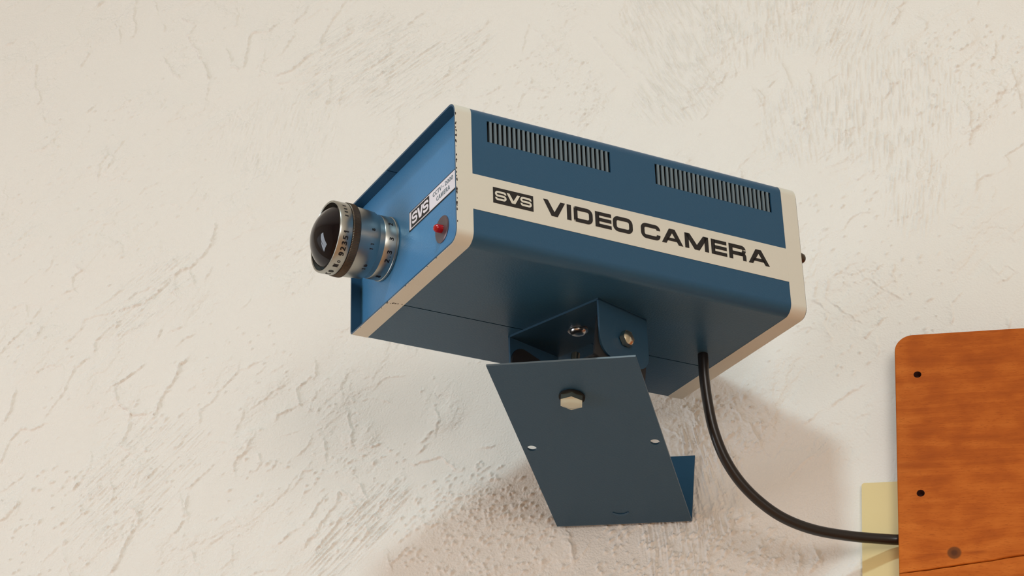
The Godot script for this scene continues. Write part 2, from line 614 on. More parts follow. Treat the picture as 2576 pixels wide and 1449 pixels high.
	var paint := grain(plain(Color(0.915, 0.89, 0.85), 0.62), noise_tex(8, 0.09, 5, 512), 9.0, 0.0004)
	var o := place("wall_back", m, paint, self)
	tag(o, "cream plastered wall with trowel ridges behind the blue camera", "", "structure")


# ---------------------------------------------------------------- bracket
func hexagon(r: float) -> PackedVector2Array:
	return arc(Vector2.ZERO, r, 0, 300, 5)


func bolt_head(mb: MB, xf: Transform3D, r: float, high: float) -> void:     # along y of xf: a hexagon with a low dome
	mb.prism(hexagon(r), -high, -0.0008, xf * Transform3D(Basis(Vector3(1, 0, 0), Vector3(0, 0, 1), Vector3(0, -1, 0)), Vector3.ZERO))
	mb.lathe(PackedVector2Array([Vector2(r * 0.86, high), Vector2(r * 0.7, high + 0.0007), Vector2(r * 0.4, high + 0.0012), Vector2(0.0001, high + 0.0014)]), 28, xf)


func round_head(mb: MB, xf: Transform3D, r: float, high: float) -> void:
	mb.lathe(PackedVector2Array([Vector2(r * 1.25, 0), Vector2(r * 1.25, 0.0008), Vector2(r, 0.001), Vector2(r * 0.97, high * 0.45), Vector2(r * 0.84, high * 0.78), Vector2(r * 0.55, high * 0.96), Vector2(0.0001, high)]), 32, xf)


func wall_bracket() -> void:
	var root := Node3D.new()
	put("wall_bracket", root)
	tag(root, "blue sheet metal L bracket screwed to the plaster wall, holding up the blue camera", "bracket")
	# one sheet bent along the wall: up the wall and out under the camera, with two bores
	var sheet := MB.new()
	var flat := Transform3D(Basis(Vector3(1, 0, 0), Vector3(0, 0, 1), Vector3(0, -1, 0)), Vector3.ZERO)      # y of a drawing = out of the wall
	var rear := PackedVector2Array([Vector2(-0.05, 0.0025), Vector2(0.05, 0.0025), Vector2(0.05, 0.11)])
	rear.append_array(arc(Vector2(0.0434, 0.11), 0.0034, 0, -180, 14))
	rear.append_array(arc(Vector2(-0.0434, 0.11), 0.0034, 0, -180, 14))
	rear.append(Vector2(-0.05, 0.11))
	sheet.prism(rear, -0.0015, 0.0, flat)
	var fore := PackedVector2Array([Vector2(-0.05, 0.2125), Vector2(-0.05, 0.11)])
	fore.append_array(arc(Vector2(-0.0434, 0.11), 0.0034, 180, 0, 14))
	fore.append_array(arc(Vector2(0.0434, 0.11), 0.0034, 180, 0, 14))
	fore.append_array(PackedVector2Array([Vector2(0.05, 0.11), Vector2(0.05, 0.2125)]))
	sheet.prism(fore, -0.0015, 0.0, flat)
	var along := Transform3D(Basis(Vector3(0, 0, 1), Vector3(0, 1, 0), Vector3(-1, 0, 0)), Vector3.ZERO)
	build("shelf_plate", sheet, M.shelf_blue, root)
	var upright := MB.new()
	var bend := arc(Vector2(0.0025, 0.0025), 0.0025, 180, 270, 6)
	bend.append_array(arc(Vector2(0.0025, 0.0025), 0.001, 270, 180, 6))
	upright.prism(bend, -0.05, 0.05, along)
	upright.prism(PackedVector2Array([Vector2(0, 0.0025), Vector2(0.0015, 0.0025), Vector2(0.0015, 0.056), Vector2(0, 0.056)]), -0.05, 0.05, along)
	build("wall_plate", upright, M.blue, root)
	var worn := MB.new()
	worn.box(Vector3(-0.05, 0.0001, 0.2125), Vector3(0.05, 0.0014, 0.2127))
	build("worn_lit_edge", worn, M.slat, root)  # worn edge; the light it catches put in as a paler colour
	# a small crescent dent near the fold, its highlight put in as lighter blue
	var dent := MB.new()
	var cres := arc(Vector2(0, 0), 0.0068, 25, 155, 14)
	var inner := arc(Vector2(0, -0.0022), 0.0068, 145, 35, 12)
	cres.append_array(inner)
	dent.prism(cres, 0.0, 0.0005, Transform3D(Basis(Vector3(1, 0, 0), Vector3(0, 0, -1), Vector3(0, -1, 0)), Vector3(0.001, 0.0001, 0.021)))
	build("dent_glint", dent, M.blue, root)
	# lower channel, standing on the plate
	var low := Transform3D(Basis(Vector3(0.495, 0, -0.869).normalized(), Vector3.UP, Vector3(0.869, 0, 0.495).normalized()), Vector3(0.0016, 0.0016, 0.1743))
	var ch := MB.new()
	ch.box(Vector3(-0.025, 0, -0.0392), Vector3(0.025, 0.0015, 0.0392), low)
	for s in [-0.0392, 0.0377]:
		ch.prism(rounded(-0.025, 0.0, 0.025, 0.041, [0.0, 0.0, 0.012, 0.012]), s, s + 0.0015, low)
	build("swivel_channel", ch, M.dark_grey, root)
	# upper channel, open below, tilting with the camera
	var tilt := Transform3D(Basis(Vector3(0.483763, 0.207249, -0.849929).normalized(), Vector3(-0.073842, 0.977747, 0.196365).normalized(), Vector3(0.8717, -0.0322, 0.4883).normalized()).orthonormalized(), Vector3(-0.0001, 0.0510, 0.1789))
	var yo := MB.new()
	yo.box(Vector3(-0.0245, -0.0017, -0.041), Vector3(0.0245, -0.0002, 0.041), tilt)
	for s in [-0.041, 0.0395]:
		yo.prism(rounded(-0.0245, -0.040, 0.0245, -0.0005, [0.012, 0.012, 0.0, 0.0]), s, s + 0.0015, tilt)
	build("tilt_channel", yo, M.shelf_blue, root)
	var down := Basis(Vector3(1, 0, 0), Vector3(0, -1, 0), Vector3(0, 0, -1))
	var b1 := MB.new()
	bolt_head(b1, Transform3D(down * Basis(Vector3.UP, 0.3), Vector3(-0.0012, 0.0, 0.1715)), 0.0083, 0.0055)
	b1.lathe(PackedVector2Array([Vector2(0.003, -0.034), Vector2(0.003, 0.0)]), 16, Transform3D(down, Vector3(-0.0012, 0.0, 0.1715)))
	b1.lathe(PackedVector2Array([Vector2(0.0001, 0.0345), Vector2(0.0026, 0.0345), Vector2(0.003, 0.034)]), 16, Transform3D(Basis.IDENTITY, Vector3(-0.0012, 0.0, 0.1715)))
	var swivel := build("swivel_bolt", b1, M.brass, root)
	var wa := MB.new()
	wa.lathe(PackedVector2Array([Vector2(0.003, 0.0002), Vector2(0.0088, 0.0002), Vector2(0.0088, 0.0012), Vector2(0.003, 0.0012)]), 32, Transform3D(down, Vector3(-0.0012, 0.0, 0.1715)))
	build("gap_shade", wa, M.dark, swivel)  # dark ring added for the shadowed gap round the bolt head
	var b2 := MB.new()
	round_head(b2, tilt * Transform3D(down, Vector3(0.001, -0.0017, 0.0)), 0.0056, 0.0036)
	build("camera_screw", b2, M.steel, root)
	for s in [1.0, -1.0]:
		var b3 := MB.new()
		bolt_head(b3, tilt * Transform3D(Basis(Vector3(1, 0, 0), Vector3(0, 0, s), Vector3(0, -s, 0)), Vector3(-0.0005, -0.0232, 0.041 * s)), 0.0056, 0.0045)
		build("pivot_bolt", b3, M.brass, root)


# ---------------------------------------------------------------- camera
const L := 0.26574
const W := 0.15785
const H := 0.1


func shell(near: bool, out: float, gap := 0.0005) -> Array:     # half of the case's outline, from the seam below to the seam above
	var c := []
	var pts := PackedVector2Array()
	if near:
		var r := 0.008
		pts.append(Vector2(0.0997 - gap, 0))
		pts.append_array(arc(Vector2(r, r), r, 270, 180, 10))
		for h in [0.0730, 0.0748, 0.0902]:
			pts.append(Vector2(0, h))
		pts.append_array(arc(Vector2(r, H - r), r, 180, 90, 10))
		pts.append(Vector2(0.0997 - gap, H))
	else:
		var r := 0.003
		pts.append(Vector2(0.0997 + gap, 0))
		pts.append_array(arc(Vector2(W - r, r), r, 270, 360, 6))
		pts.append_array(arc(Vector2(W - r, H - r), r, 0, 90, 6))
		pts.append(Vector2(0.0997 + gap, H))
	for p in pts:
		var n: Vector2
		if near:
			n = (p - Vector2(clampf(p.x, 0.008, 1.0), clampf(p.y, 0.008, H - 0.008))).normalized()
		else:
			n = (p - Vector2(clampf(p.x, 0.0, W - 0.003), clampf(p.y, 0.003, H - 0.003))).normalized()
		c.append([p.x + n.x * out, p.y + n.y * out, n.x, n.y])
	return c


func rect_ring(x0: float, x1: float, half: float, r: float, right_only := false) -> PackedVector2Array:    # middle line of a rounded O (or D) one unit high
	var a := Vector2(x0 + half, half)
	var b := Vector2(x1 - half, 1.0 - half)
	return rounded(a.x, a.y, b.x, b.y, [0.001 if right_only else r, r, r, 0.001 if right_only else r], 6)


# wide square letters, drawn with a broad pen in a box w wide and one unit high; xf sets place and size
func letter(mb: MB, ch: String, w: float, xf: Transform3D, z: float) -> void:
	var t := 0.125
	match ch:
		"I":
			mb.prism(PackedVector2Array([Vector2(0, 0), Vector2(w, 0), Vector2(w, 1), Vector2(0, 1)]), 0, z, xf)
		"V", "A":
			var e := 0.31
			var p := PackedVector2Array([Vector2(0, 1), Vector2(e, 1), Vector2(w * 0.5, 0.27), Vector2(w - e, 1), Vector2(w, 1), Vector2(w * 0.5 + 0.2, 0), Vector2(w * 0.5 - 0.2, 0)])
			if ch == "A":
				for k in p.size():
					p[k].y = 1.0 - p[k].y
				mb.prism(PackedVector2Array([Vector2(w * 0.2, 0.2), Vector2(w * 0.8, 0.2), Vector2(w * 0.72, 0.4), Vector2(w * 0.28, 0.4)]), 0, z, xf)
			mb.prism(p, 0, z, xf)
		"D":
			mb.ribbon(rect_ring(0, w, t, 0.24, true), t, true, 0, z, xf)
		"O":
			mb.ribbon(rect_ring(0, w, t, 0.24), t, true, 0, z, xf)
		"E":
			mb.prism(PackedVector2Array([Vector2(0, 0), Vector2(0.27, 0), Vector2(0.27, 1), Vector2(0, 1)]), 0, z, xf)
			for y in [0.0, 0.39, 0.77]:
				mb.prism(PackedVector2Array([Vector2(0.2, y), Vector2(w, y), Vector2(w, y + 0.23), Vector2(0.2, y + 0.23)]), 0, z, xf)
		"C":
			var p := PackedVector2Array([Vector2(w - t, 0.66)])
			p.append_array(arc(Vector2(w - t - 0.2, 1 - t - 0.2), 0.2, 0, 90, 6))
			p.append_array(arc(Vector2(t + 0.24, 1 - t - 0.24), 0.24, 90, 180, 6))
			p.append_array(arc(Vector2(t + 0.24, t + 0.24), 0.24, 180, 270, 6))
			p.append_array(arc(Vector2(w - t - 0.2, t + 0.2), 0.2, 270, 360, 6))
			p.append(Vector2(w - t, 0.36))
			mb.ribbon(p, t, false, 0, z, xf)
		"S":
			var s := 0.105
			var p := PackedVector2Array([Vector2(w - s, 0.70)])
			p.append_array(arc(Vector2(w - s - 0.16, 1 - s - 0.16), 0.16, 0, 90, 6))
			p.append_array(arc(Vector2(s + 0.18, 1 - s - 0.197), 0.197, 90, 270, 10))
			p.append_array(arc(Vector2(w - s - 0.18, s + 0.197), 0.197, 90, -90, 10))
			p.append_array(arc(Vector2(s + 0.16, s + 0.16), 0.16, 270, 180, 6))
			p.append(Vector2(s, 0.30))
			mb.ribbon(p, s, false, 0, z, xf)
		"R":
			mb.prism(PackedVector2Array([Vector2(0, 0), Vector2(0.27, 0), Vector2(0.27, 1), Vector2(0, 1)]), 0, z, xf)
			var p := PackedVector2Array([Vector2(0.2, 1 - t)])
			p.append_array(arc(Vector2(w - t - 0.2, 1 - t - 0.2), 0.2, 90, 0, 6))
			p.append_array(arc(Vector2(w - t - 0.2, 0.42 + 0.15), 0.15, 0, -90, 5))
			p.append(Vector2(0.2, 0.42))
			mb.ribbon(p, t, false, 0, z, xf)
			var q := PackedVector2Array([Vector2(w * 0.55, 0.42)])
			q.append_array(arc(Vector2(w - t - 0.14, 0.42 - 0.14), 0.14, 90, 0, 5))
			q.append(Vector2(w - t, 0.0))
			mb.ribbon(q, t, false, 0, z, xf)
		"M":
			var e := 0.28
			for x in [0.0, w - e]:
				mb.prism(PackedVector2Array([Vector2(x, 0), Vector2(x + e, 0), Vector2(x + e, 1), Vector2(x, 1)]), 0, z, xf)
			mb.prism(PackedVector2Array([Vector2(0, 1), Vector2(0.36, 1), Vector2(w * 0.5, 0.33), Vector2(w - 0.36, 1), Vector2(w, 1), Vector2(w * 0.5 + 0.17, 0), Vector2(w * 0.5 - 0.17, 0)]), 0, z, xf)


func spelled(mb: MB, s: String, spans: Array, y0: float, high: float, z: float, xf: Transform3D) -> void:    # spans: left and right edge of each letter in millimetres
	for k in s.length():
		var a: float = spans[k * 2] * 0.001
		var b: float = spans[k * 2 + 1] * 0.001
		letter(mb, s[k], (b - a) / high, xf * Transform3D(Basis.from_scale(Vector3(high, high, 1)), Vector3(a, y0, 0)), z)


# bare spots along the front edge of the beige band and where the seam crosses it
func paint_chips(band: Node3D) -> void:
	var mb := MB.new()
	var spots := []
	for k in 34:
		spots.append([0.0003 + rng.randf() * 0.0003, rng.randf_range(0.010, 0.092), true, rng.randf_range(0.0003, 0.0008)])
	for k in 9:
		spots.append([rng.randf() * 0.0006, rng.randf_range(0.02, 0.15), false, rng.randf_range(0.0003, 0.0007)])
	for k in 10:
		spots.append([rng.randf_range(0.0, 0.0115), 0.0997 + rng.randf_range(-0.0012, 0.0012), false, rng.randf_range(0.0002, 0.0006)])
	for q in spots:
		var poly := PackedVector2Array()
		for n in 7:
			poly.append(Vector2.from_angle(TAU * n / 7.0) * q[3] * rng.randf_range(0.6, 1.1) * Vector2(0.8, 1.6))
		var face: Basis = Basis.IDENTITY if q[2] else Basis(Vector3(1, 0, 0), Vector3(0, 0, 1), Vector3(0, -1, 0))
		var at: Vector3 = Vector3(q[0], q[1], 0.00025) if q[2] else Vector3(q[0], -0.00025, -q[1])
		mb.prism(poly, -0.0001, 0.00005, Transform3D(face, at))
	build("paint_chips", mb, M.chip, band)


func video_camera() -> void:
	var root := Node3D.new()
	put("video_camera", root)
	root.transform = Transform3D(Basis(Vector3(0.726898, 0.187574, -0.660632), Vector3(-0.073842, 0.977747, 0.196365), Vector3(0.682764, -0.093955, 0.724573)).orthonormalized(), Vector3(-0.041395, 0.018229, 0.325589))
	tag(root, "old blue box video camera with beige stripe and fisheye lens, tilted on its wall bracket", "video camera")
	# case: two bent sheets that meet in a seam below; the near one has two openings for the slotted vents
	var near := shell(true, 0.0)
	var row := -1
	for k in near.size():
		if absf(near[k][1] - 0.0748) < 1e-5 and near[k][0] < 0.001:
			row = k
	var vents := [[0.0218, 0.1166], [0.1490, 0.2458]]
	var cs := MB.new()
	cs.sheet(near, PackedFloat32Array([0.0, vents[0][0], vents[0][1], vents[1][0], vents[1][1], L]), 0.0012, {Vector2i(row, 1): true, Vector2i(row, 3): true})
	build("case", cs, M.blue, root)
	var cv := MB.new()
	cv.sheet(shell(false, 0.0), PackedFloat32Array([0.0, L]), 0.0012)
	build("case_cover", cv, M.blue, root)
	var seam := MB.new()
	seam.box(Vector3(0.009, 0.0012, -0.104), Vector3(L - 0.002, 0.002, -0.095))
	build("seam_strip", seam, M.dark, root)
	# slotted vents: bars left standing between punched slots, over a dark backing
	for v in vents:
		var back := MB.new()
		back.box(Vector3(v[0] - 0.003, 0.072, -0.0052), Vector3(v[1] + 0.003, 0.093, -0.0044))
		var vent := build("vent", back, M.dark, root)
		var a: float = v[0] + 0.0013
		var b: float = v[1] - 0.0013
		var slot := 0.00185
		var pitch := (b - a - slot) / 26.0
		var bar := MB.new()
		bar.box(Vector3(0, 0.0748, -0.0011), Vector3(pitch - slot, 0.0902, 0.0001))
		var shared := bar.mesh()
		for k in 26:
			place("slat", shared, M.slat, vent, Transform3D(Basis.IDENTITY, Vector3(a + slot + k * pitch, 0, 0)))
		for x in [v[0], b]:
			var end := MB.new()
			end.box(Vector3(x, 0.0748, -0.0012), Vector3(x + 0.0013, 0.0902, 0.0))
			build("vent_end", end, M.blue, vent)
	# beige bands round both ends and the stripe along the side
	var names := ["front_band", "rear_band"]
	for e in 2:
		var band := MB.new()
		for n in [true, false]:
			var p := shell(n, 0.00025, 0.0)
			band.sheet(p, PackedFloat32Array([0.0, 0.0117]) if e == 0 else PackedFloat32Array([0.2533, L]), 0.0002)
		var b := build(names[e], band, M.beige, root)
		if e == 0:
			paint_chips(b)
	var st := MB.new()
	st.box(Vector3(0.0117, 0.0237, -0.0003), Vector3(0.2533, 0.0489, 0.0002))
	var stripe := build("side_stripe", st, M.beige, root)
	var flat := Transform3D(Basis.IDENTITY, Vector3(0, 0, 0.0002))
	var bx := MB.new()
	bx.box(Vector3(0.0261, 0.0314, 0.0), Vector3(0.0553, 0.0427, 0.0001), flat)
	build("logo_box", bx, M.black, stripe)
	var lg := MB.new()
	spelled(lg, "SVS", [27.6, 35.6, 35.9, 45.6, 45.9, 53.9], 0.0338, 0.0066, 0.0001, Transform3D(Basis.IDENTITY, Vector3(0, 0, 0.0003)))
	build("logo_letters", lg, M.beige, stripe)
	var lt := MB.new()
	spelled(lt, "VIDEOCAMERA", [62.6, 78.8, 80.0, 83.2, 85.1, 99.3, 101.2, 113.4, 114.6, 129.7, 136.0, 151.0, 152.0, 168.6, 170.2, 189.0, 191.2, 203.6, 205.4, 219.2, 221.0, 238.2], 0.0316, 0.0112, 0.00015, flat)
	build("lettering", lt, M.black, stripe)
	# recessed front plate with label, lamp and lens
	var face := Basis(Vector3(0, 0, -1), Vector3(0, 1, 0), Vector3(1, 0, 0))      # x of a drawing = w, z of a drawing = l
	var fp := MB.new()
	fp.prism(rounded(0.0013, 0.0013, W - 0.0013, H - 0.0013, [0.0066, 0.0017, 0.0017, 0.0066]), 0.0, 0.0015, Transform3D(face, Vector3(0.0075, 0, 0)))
	var front := build("front_plate", fp, M.lit_front_blue, root)
	var rp := MB.new()
	rp.prism(rounded(0.0008, 0.0006, W - 0.0008, H - 0.0008, [0.0074, 0.0024, 0.0024, 0.0074]), 0.0, 0.0010, Transform3D(face, Vector3(L, 0, 0)))
	build("rear_plate", rp, M.dark, root)
	var sc := MB.new()
	round_head(sc, Transform3D(Basis(Vector3(0, 1, 0), Vector3(1, 0, 0), Vector3(0, 0, -1)), Vector3(L + 0.0006, 0.0480, -0.0062)), 0.0040, 0.0068)
	build("rear_screw", sc, M.knurl, root)
	var read := Basis(Vector3(0, 0, 1), Vector3(0, 1, 0), Vector3(-1, 0, 0))      # text on the front plate reads towards the near side
	var on := func(w: float, h: float, out: float) -> Transform3D: return Transform3D(read, Vector3(0.0075 - out, h, -w))
	var bord := MB.new()
	bord.box(Vector3(-0.0352, -0.0072, 0), Vector3(0.0352, 0.0072, 0.0003), on.call(0.0462, 0.0517, 0.0))
	var label := build("front_label", bord, M.black, root)
	var paper := MB.new()
	paper.box(Vector3(-0.0344, -0.0064, 0), Vector3(0.0344, 0.0064, 0.0001), on.call(0.0462, 0.0517, 0.0003))
	build("label_paper", paper, M.white, label)
	var lb := MB.new()
	lb.box(Vector3(-0.0132, -0.0057, 0), Vector3(0.0132, 0.0057, 0.0001), on.call(0.0646, 0.0517, 0.0004))
	build("logo_box", lb, M.black, label)
	var ls := MB.new()
	spelled(ls, "SVS", [-11.9, -4.3, -4.0, 4.4, 4.4, 12.0], -0.0040, 0.0080, 0.0001, on.call(0.0646, 0.0517, 0.0005))
	build("logo_letters", ls, M.white, label)
	var sans := SystemFont.new()
	sans.font_names = PackedStringArray(["Droid Sans"])
	sans.font_weight = 700
	var small := MB.new()
	small.word("CCTV - 2000", sans, 0.0285, 0.0031, 0.0001, on.call(0.0318, 0.0546, 0.00045))
	small.word("CAMERA", sans, 0.0190, 0.0033, 0.0001, on.call(0.0315, 0.0494, 0.00045))
	build("label_text", small, M.slat, label)
	var out_l := Basis(Vector3(0, 1, 0), Vector3(-1, 0, 0), Vector3(0, 0, 1))     # y of a lathe points out of the front
	var ring := MB.new()
	ring.lathe(PackedVector2Array([Vector2(0.0092, 0), Vector2(0.0092, 0.0004), Vector2(0.0085, 0.0009), Vector2(0.004, 0.0007), Vector2(0.0001, 0.0007)]), 36, Transform3D(out_l, Vector3(0.0075, 0.0243, -0.0341)))
	var lamp := build("lamp_washer", ring, plain(Color(0.42, 0.36, 0.38), 0.32, 0.6), root)
	var led := MB.new()
	led.lathe(PackedVector2Array([Vector2(0.0028, 0), Vector2(0.0028, 0.0028), Vector2(0.0025, 0.0041), Vector2(0.0017, 0.0051), Vector2(0.0001, 0.0055)]), 28, Transform3D(out_l, Vector3(0.0068, 0.0243, -0.0341)))
	build("red_lamp", led, M.red, lamp)
	lens(root, Transform3D(out_l, Vector3(0.0075, 0.0487, -0.1179)), sans)


func lens(root: Node3D, xf: Transform3D, font: Font) -> void:
	var b := MB.new()
	b.lathe(PackedVector2Array([Vector2(0.0207, 0.0), Vector2(0.0207, 0.0095), Vector2(0.0217, 0.0100), Vector2(0.0220, 0.0142), Vector2(0.0228, 0.0145), Vector2(0.0230, 0.0149), Vector2(0.0236, 0.0215), Vector2(0.0241, 0.0292), Vector2(0.0235, 0.0296)]), 72, xf)
	var barrel := build("lens_barrel", b, M.satin, root)
	var base := MB.new()
	base.lathe(PackedVector2Array([Vector2(0.0207, 0.0104), Vector2(0.0217, 0.0104), Vector2(0.0219, 0.0101), Vector2(0.0219, 0.0022), Vector2(0.0223, 0.0019), Vector2(0.0223, 0.0007), Vector2(0.0218, 0.0002), Vector2(0.0207, 0.0002)]), 72, xf)
	build("aperture_ring", base, M.satin, barrel)
	var kn := MB.new()
	kn.lathe(PackedVector2Array([Vector2(0.0236, 0.0290), Vector2(0.0250, 0.0295), Vector2(0.0252, 0.0300), Vector2(0.0252, 0.0345), Vector2(0.0249, 0.0350), Vector2(0.0236, 0.0352)]), 288, xf, 0.012)
	build("knurled_ring", kn, M.knurl, barrel)
	var fr := MB.new()
	fr.lathe(PackedVector2Array([Vector2(0.0236, 0.0350), Vector2(0.0245, 0.0353), Vector2(0.0247, 0.0358), Vector2(0.0247, 0.0436), Vector2(0.0244, 0.0443), Vector2(0.0238, 0.0445), Vector2(0.0232, 0.0441), Vector2(0.0224, 0.0370)]), 72, xf)
	build("front_ring", fr, M.satin, barrel)
	var hood := MB.new()
	hood.lathe(PackedVector2Array([Vector2(0.0227, 0.0405), Vector2(0.0215, 0.0385), Vector2(0.0150, 0.0375), Vector2(0.0001, 0.0375)]), 60, xf)
	build("inner_hood", hood, plain(Color(0.05, 0.045, 0.045), 0.35), barrel)
	var dome := MB.new()
	var prof := PackedVector2Array()
	for k in 19:
		var a := deg_to_rad(lerpf(52.0, 0.2, k / 18.0))
		prof.append(Vector2(0.0262 * sin(a), 0.0272 + 0.0262 * cos(a)))
	dome.lathe(prof, 72, xf)
	build("front_glass", dome, M.glass, barrel)
	var marks := MB.new()
	# angle measured from the far side towards the top, radius and height of each character on the barrel
	var ring_text := [["CO", 0.0247, 0.0398, 0.0036, 283.0, 271.0], ["No", 0.0247, 0.0398, 0.0036, 254.0, 245.0], ["92351", 0.0247, 0.0398, 0.0036, 231.0, 196.0], ["8", 0.0234, 0.0200, 0.0026, 181.0, 181.0], ["11", 0.0234, 0.0200, 0.0028, 214.0, 206.0], ["16", 0.0234, 0.0200, 0.0028, 252.0, 244.0], ["2", 0.0219, 0.0060, 0.0034, 158.0, 158.0], ["3", 0.0219, 0.0060, 0.0030, 189.0, 189.0], ["2.3", 0.0219, 0.0060, 0.0034, 229.0, 213.0], ["8", 0.0219, 0.0060, 0.0034, 268.0, 268.0]]
	for r in ring_text:
		var s: String = r[0]
		for k in s.length():
			if s[k] == " ":
				continue
			var t := deg_to_rad(lerpf(r[4], r[5], float(k) / maxf(1.0, s.length() - 1.0)))
			var side := Vector3(0, -cos(t), -sin(t))
			var normal := Vector3(0, sin(t), -cos(t))
			var at: Vector3 = xf.origin + Vector3(-r[2], 0, 0) + normal * (r[1] + 0.00005)
			var h: float = r[3]
			if s[k] == "o":
				marks.word("o", font, h * 0.5, h * 0.62, 0.0002, Transform3D(Basis(side, Vector3.LEFT, normal), at + Vector3(h * 0.19, 0, 0)))
			elif s[k] == ".":
				marks.word(s[k], font, h * 0.2, h * 0.2, 0.0002, Transform3D(Basis(side, Vector3.LEFT, normal), at + Vector3(h * 0.4, 0, 0)))
			else:
				for shift in [-0.06, 0.06]:         # cut broad, as engraved figures are
					marks.word(s[k], font, h * (0.3 if s[k] == "1" else 0.62), h, 0.0002, Transform3D(Basis(side, Vector3.LEFT, normal), at + side * h * shift))
	for t in [deg_to_rad(168.0), deg_to_rad(160.0), deg_to_rad(153.0), deg_to_rad(144.0)]:       # worn, unreadable marks
		var nn := Vector3(0, sin(t), -cos(t))
		marks.box(Vector3(-0.0006, -0.0012, 0), Vector3(0.0006, 0.0012, 0.0001), Transform3D(Basis(Vector3(0, -cos(t), -sin(t)), Vector3.LEFT, nn), xf.origin + Vector3(-0.0398, 0, 0) + nn * 0.0247))
	build("engraving", marks, M.engraving, barrel)


# ---------------------------------------------------------------- cable, cover plate, board
func cable() -> void:
	var c := Curve3D.new()
	var p := [Vector3(0.0742, 0.0687, 0.1123), Vector3(0.0746, 0.0638, 0.1116), Vector3(0.0753, 0.0518, 0.1085), Vector3(0.0771, 0.0359, 0.1024), Vector3(0.0805, 0.0183, 0.0938), Vector3(0.0869, 0.0017, 0.0836), Vector3(0.0966, -0.0121, 0.0729), Vector3(0.1097, -0.0228, 0.0616), Vector3(0.1247, -0.0297, 0.0505), Vector3(0.1436, -0.0323, 0.0382), Vector3(0.1667, -0.0307, 0.0249), Vector3(0.1901, -0.0277, 0.0135), Vector3(0.1985, -0.0270, 0.0108)]
	for k in p.size():
		var t: Vector3 = (p[mini(k + 1, p.size() - 1)] - p[maxi(k - 1, 0)]) / 6.0
		c.add_point(p[k], -t, t)
	c.bake_interval = 0.002
	var mb := MB.new()
	mb.tube(c.get_baked_points(), 0.0037, 20)
	tag(build("cable", mb, M.rubber), "black rubber cable hanging from the camera's underside to behind the wooden board", "cable")


func cover_plate() -> void:
	var mb := MB.new()
	mb.prism(rounded(0.1722, -0.085, 0.262, 0.0248, [0.002, 0.002, 0.002, 0.002], 4), -0.0015, 0.0030)
	tag(build("cover_plate", mb, M.cream), "pale yellow cover plate on the wall, half hidden by the wooden board", "plate")


# a plate drawn from an outline, its front edges eased with radius r; round bores are left open in its front
func eased(mb: MB, outline: PackedVector2Array, thick: float, r: float, bores: Array, bore_r: float) -> void:
	var base := outline
	if Geometry2D.is_polygon_clockwise(base):
		base = base.duplicate()
		base.reverse()
	var c := base.size()
	var out := []
	for k in c:
		var e := (base[(k + 1) % c] - base[(k + c - 1) % c]).normalized()
		out.append(Vector2(e.y, -e.x))
	var rings := [[base, 0.0, 0.0]]
	for n in 6:
		var a := PI * 0.5 * n / 5.0
		var p := PackedVector2Array()
		for k in c:
			p.append(base[k] - out[k] * r * (1.0 - cos(a)))
		rings.append([p, thick - r + r * sin(a), a])
	for n in rings.size() - 1:
		for k in c:
			var q := (k + 1) % c
			var nn := []
			for z in [[k, n], [q, n], [q, n + 1], [k, n + 1]]:
				var a: float = rings[z[1]][2]
				nn.append(Vector3(out[z[0]].x * cos(a), out[z[0]].y * cos(a), sin(a)))
			var lo: PackedVector2Array = rings[n][0]
			var hi: PackedVector2Array = rings[n + 1][0]
			mb.quad(Vector3(lo[k].x, lo[k].y, rings[n][1]), Vector3(lo[q].x, lo[q].y, rings[n][1]), Vector3(hi[q].x, hi[q].y, rings[n + 1][1]), Vector3(hi[k].x, hi[k].y, rings[n + 1][1]), nn[0], nn[1], nn[2], nn[3])
	# the front, cut in two through the bores so that each half is a plain polygon
	var big := PackedVector2Array()
	for p in rings[6][0]:
		big.append(p * 100.0)
	var cut: float = bores[0].x * 100.0 if bores else 20.0
	for half in [[-100.0, cut], [cut, 200.0]]:
		for piece in Geometry2D.intersect_polygons(big, PackedVector2Array([Vector2(half[0], -100), Vector2(half[1], -100), Vector2(half[1], 200), Vector2(half[0], 200)])):
			var left := [piece]
			for b in bores:
				var disc := PackedVector2Array()
				for n in 24:
					disc.append((b + Vector2.from_angle(TAU * (n + 0.5) / 24.0) * bore_r) * 100.0)
				var rest := []
				for l in left:
					rest.append_array(Geometry2D.clip_polygons(l, disc))
				left = rest
			for l in left:
				var t := Geometry2D.triangulate_polygon(l)
				for k in range(0, t.size(), 3):
					var v := []
					for n in 3:
						v.append(Vector3(l[t[k + n]].x * 0.01, l[t[k + n]].y * 0.01, thick))
					mb.tri(v[0], v[1], v[2], Vector3.BACK, Vector3.BACK, Vector3.BACK)
	var back := Geometry2D.triangulate_polygon(base)
	for k in range(0, back.size(), 3):
		mb.tri(Vector3(base[back[k]].x, base[back[k]].y, 0), Vector3(base[back[k + 1]].x, base[back[k + 1]].y, 0), Vector3(base[back[k + 2]].x, base[back[k + 2]].y, 0), Vector3.FORWARD, Vector3.FORWARD, Vector3.FORWARD)


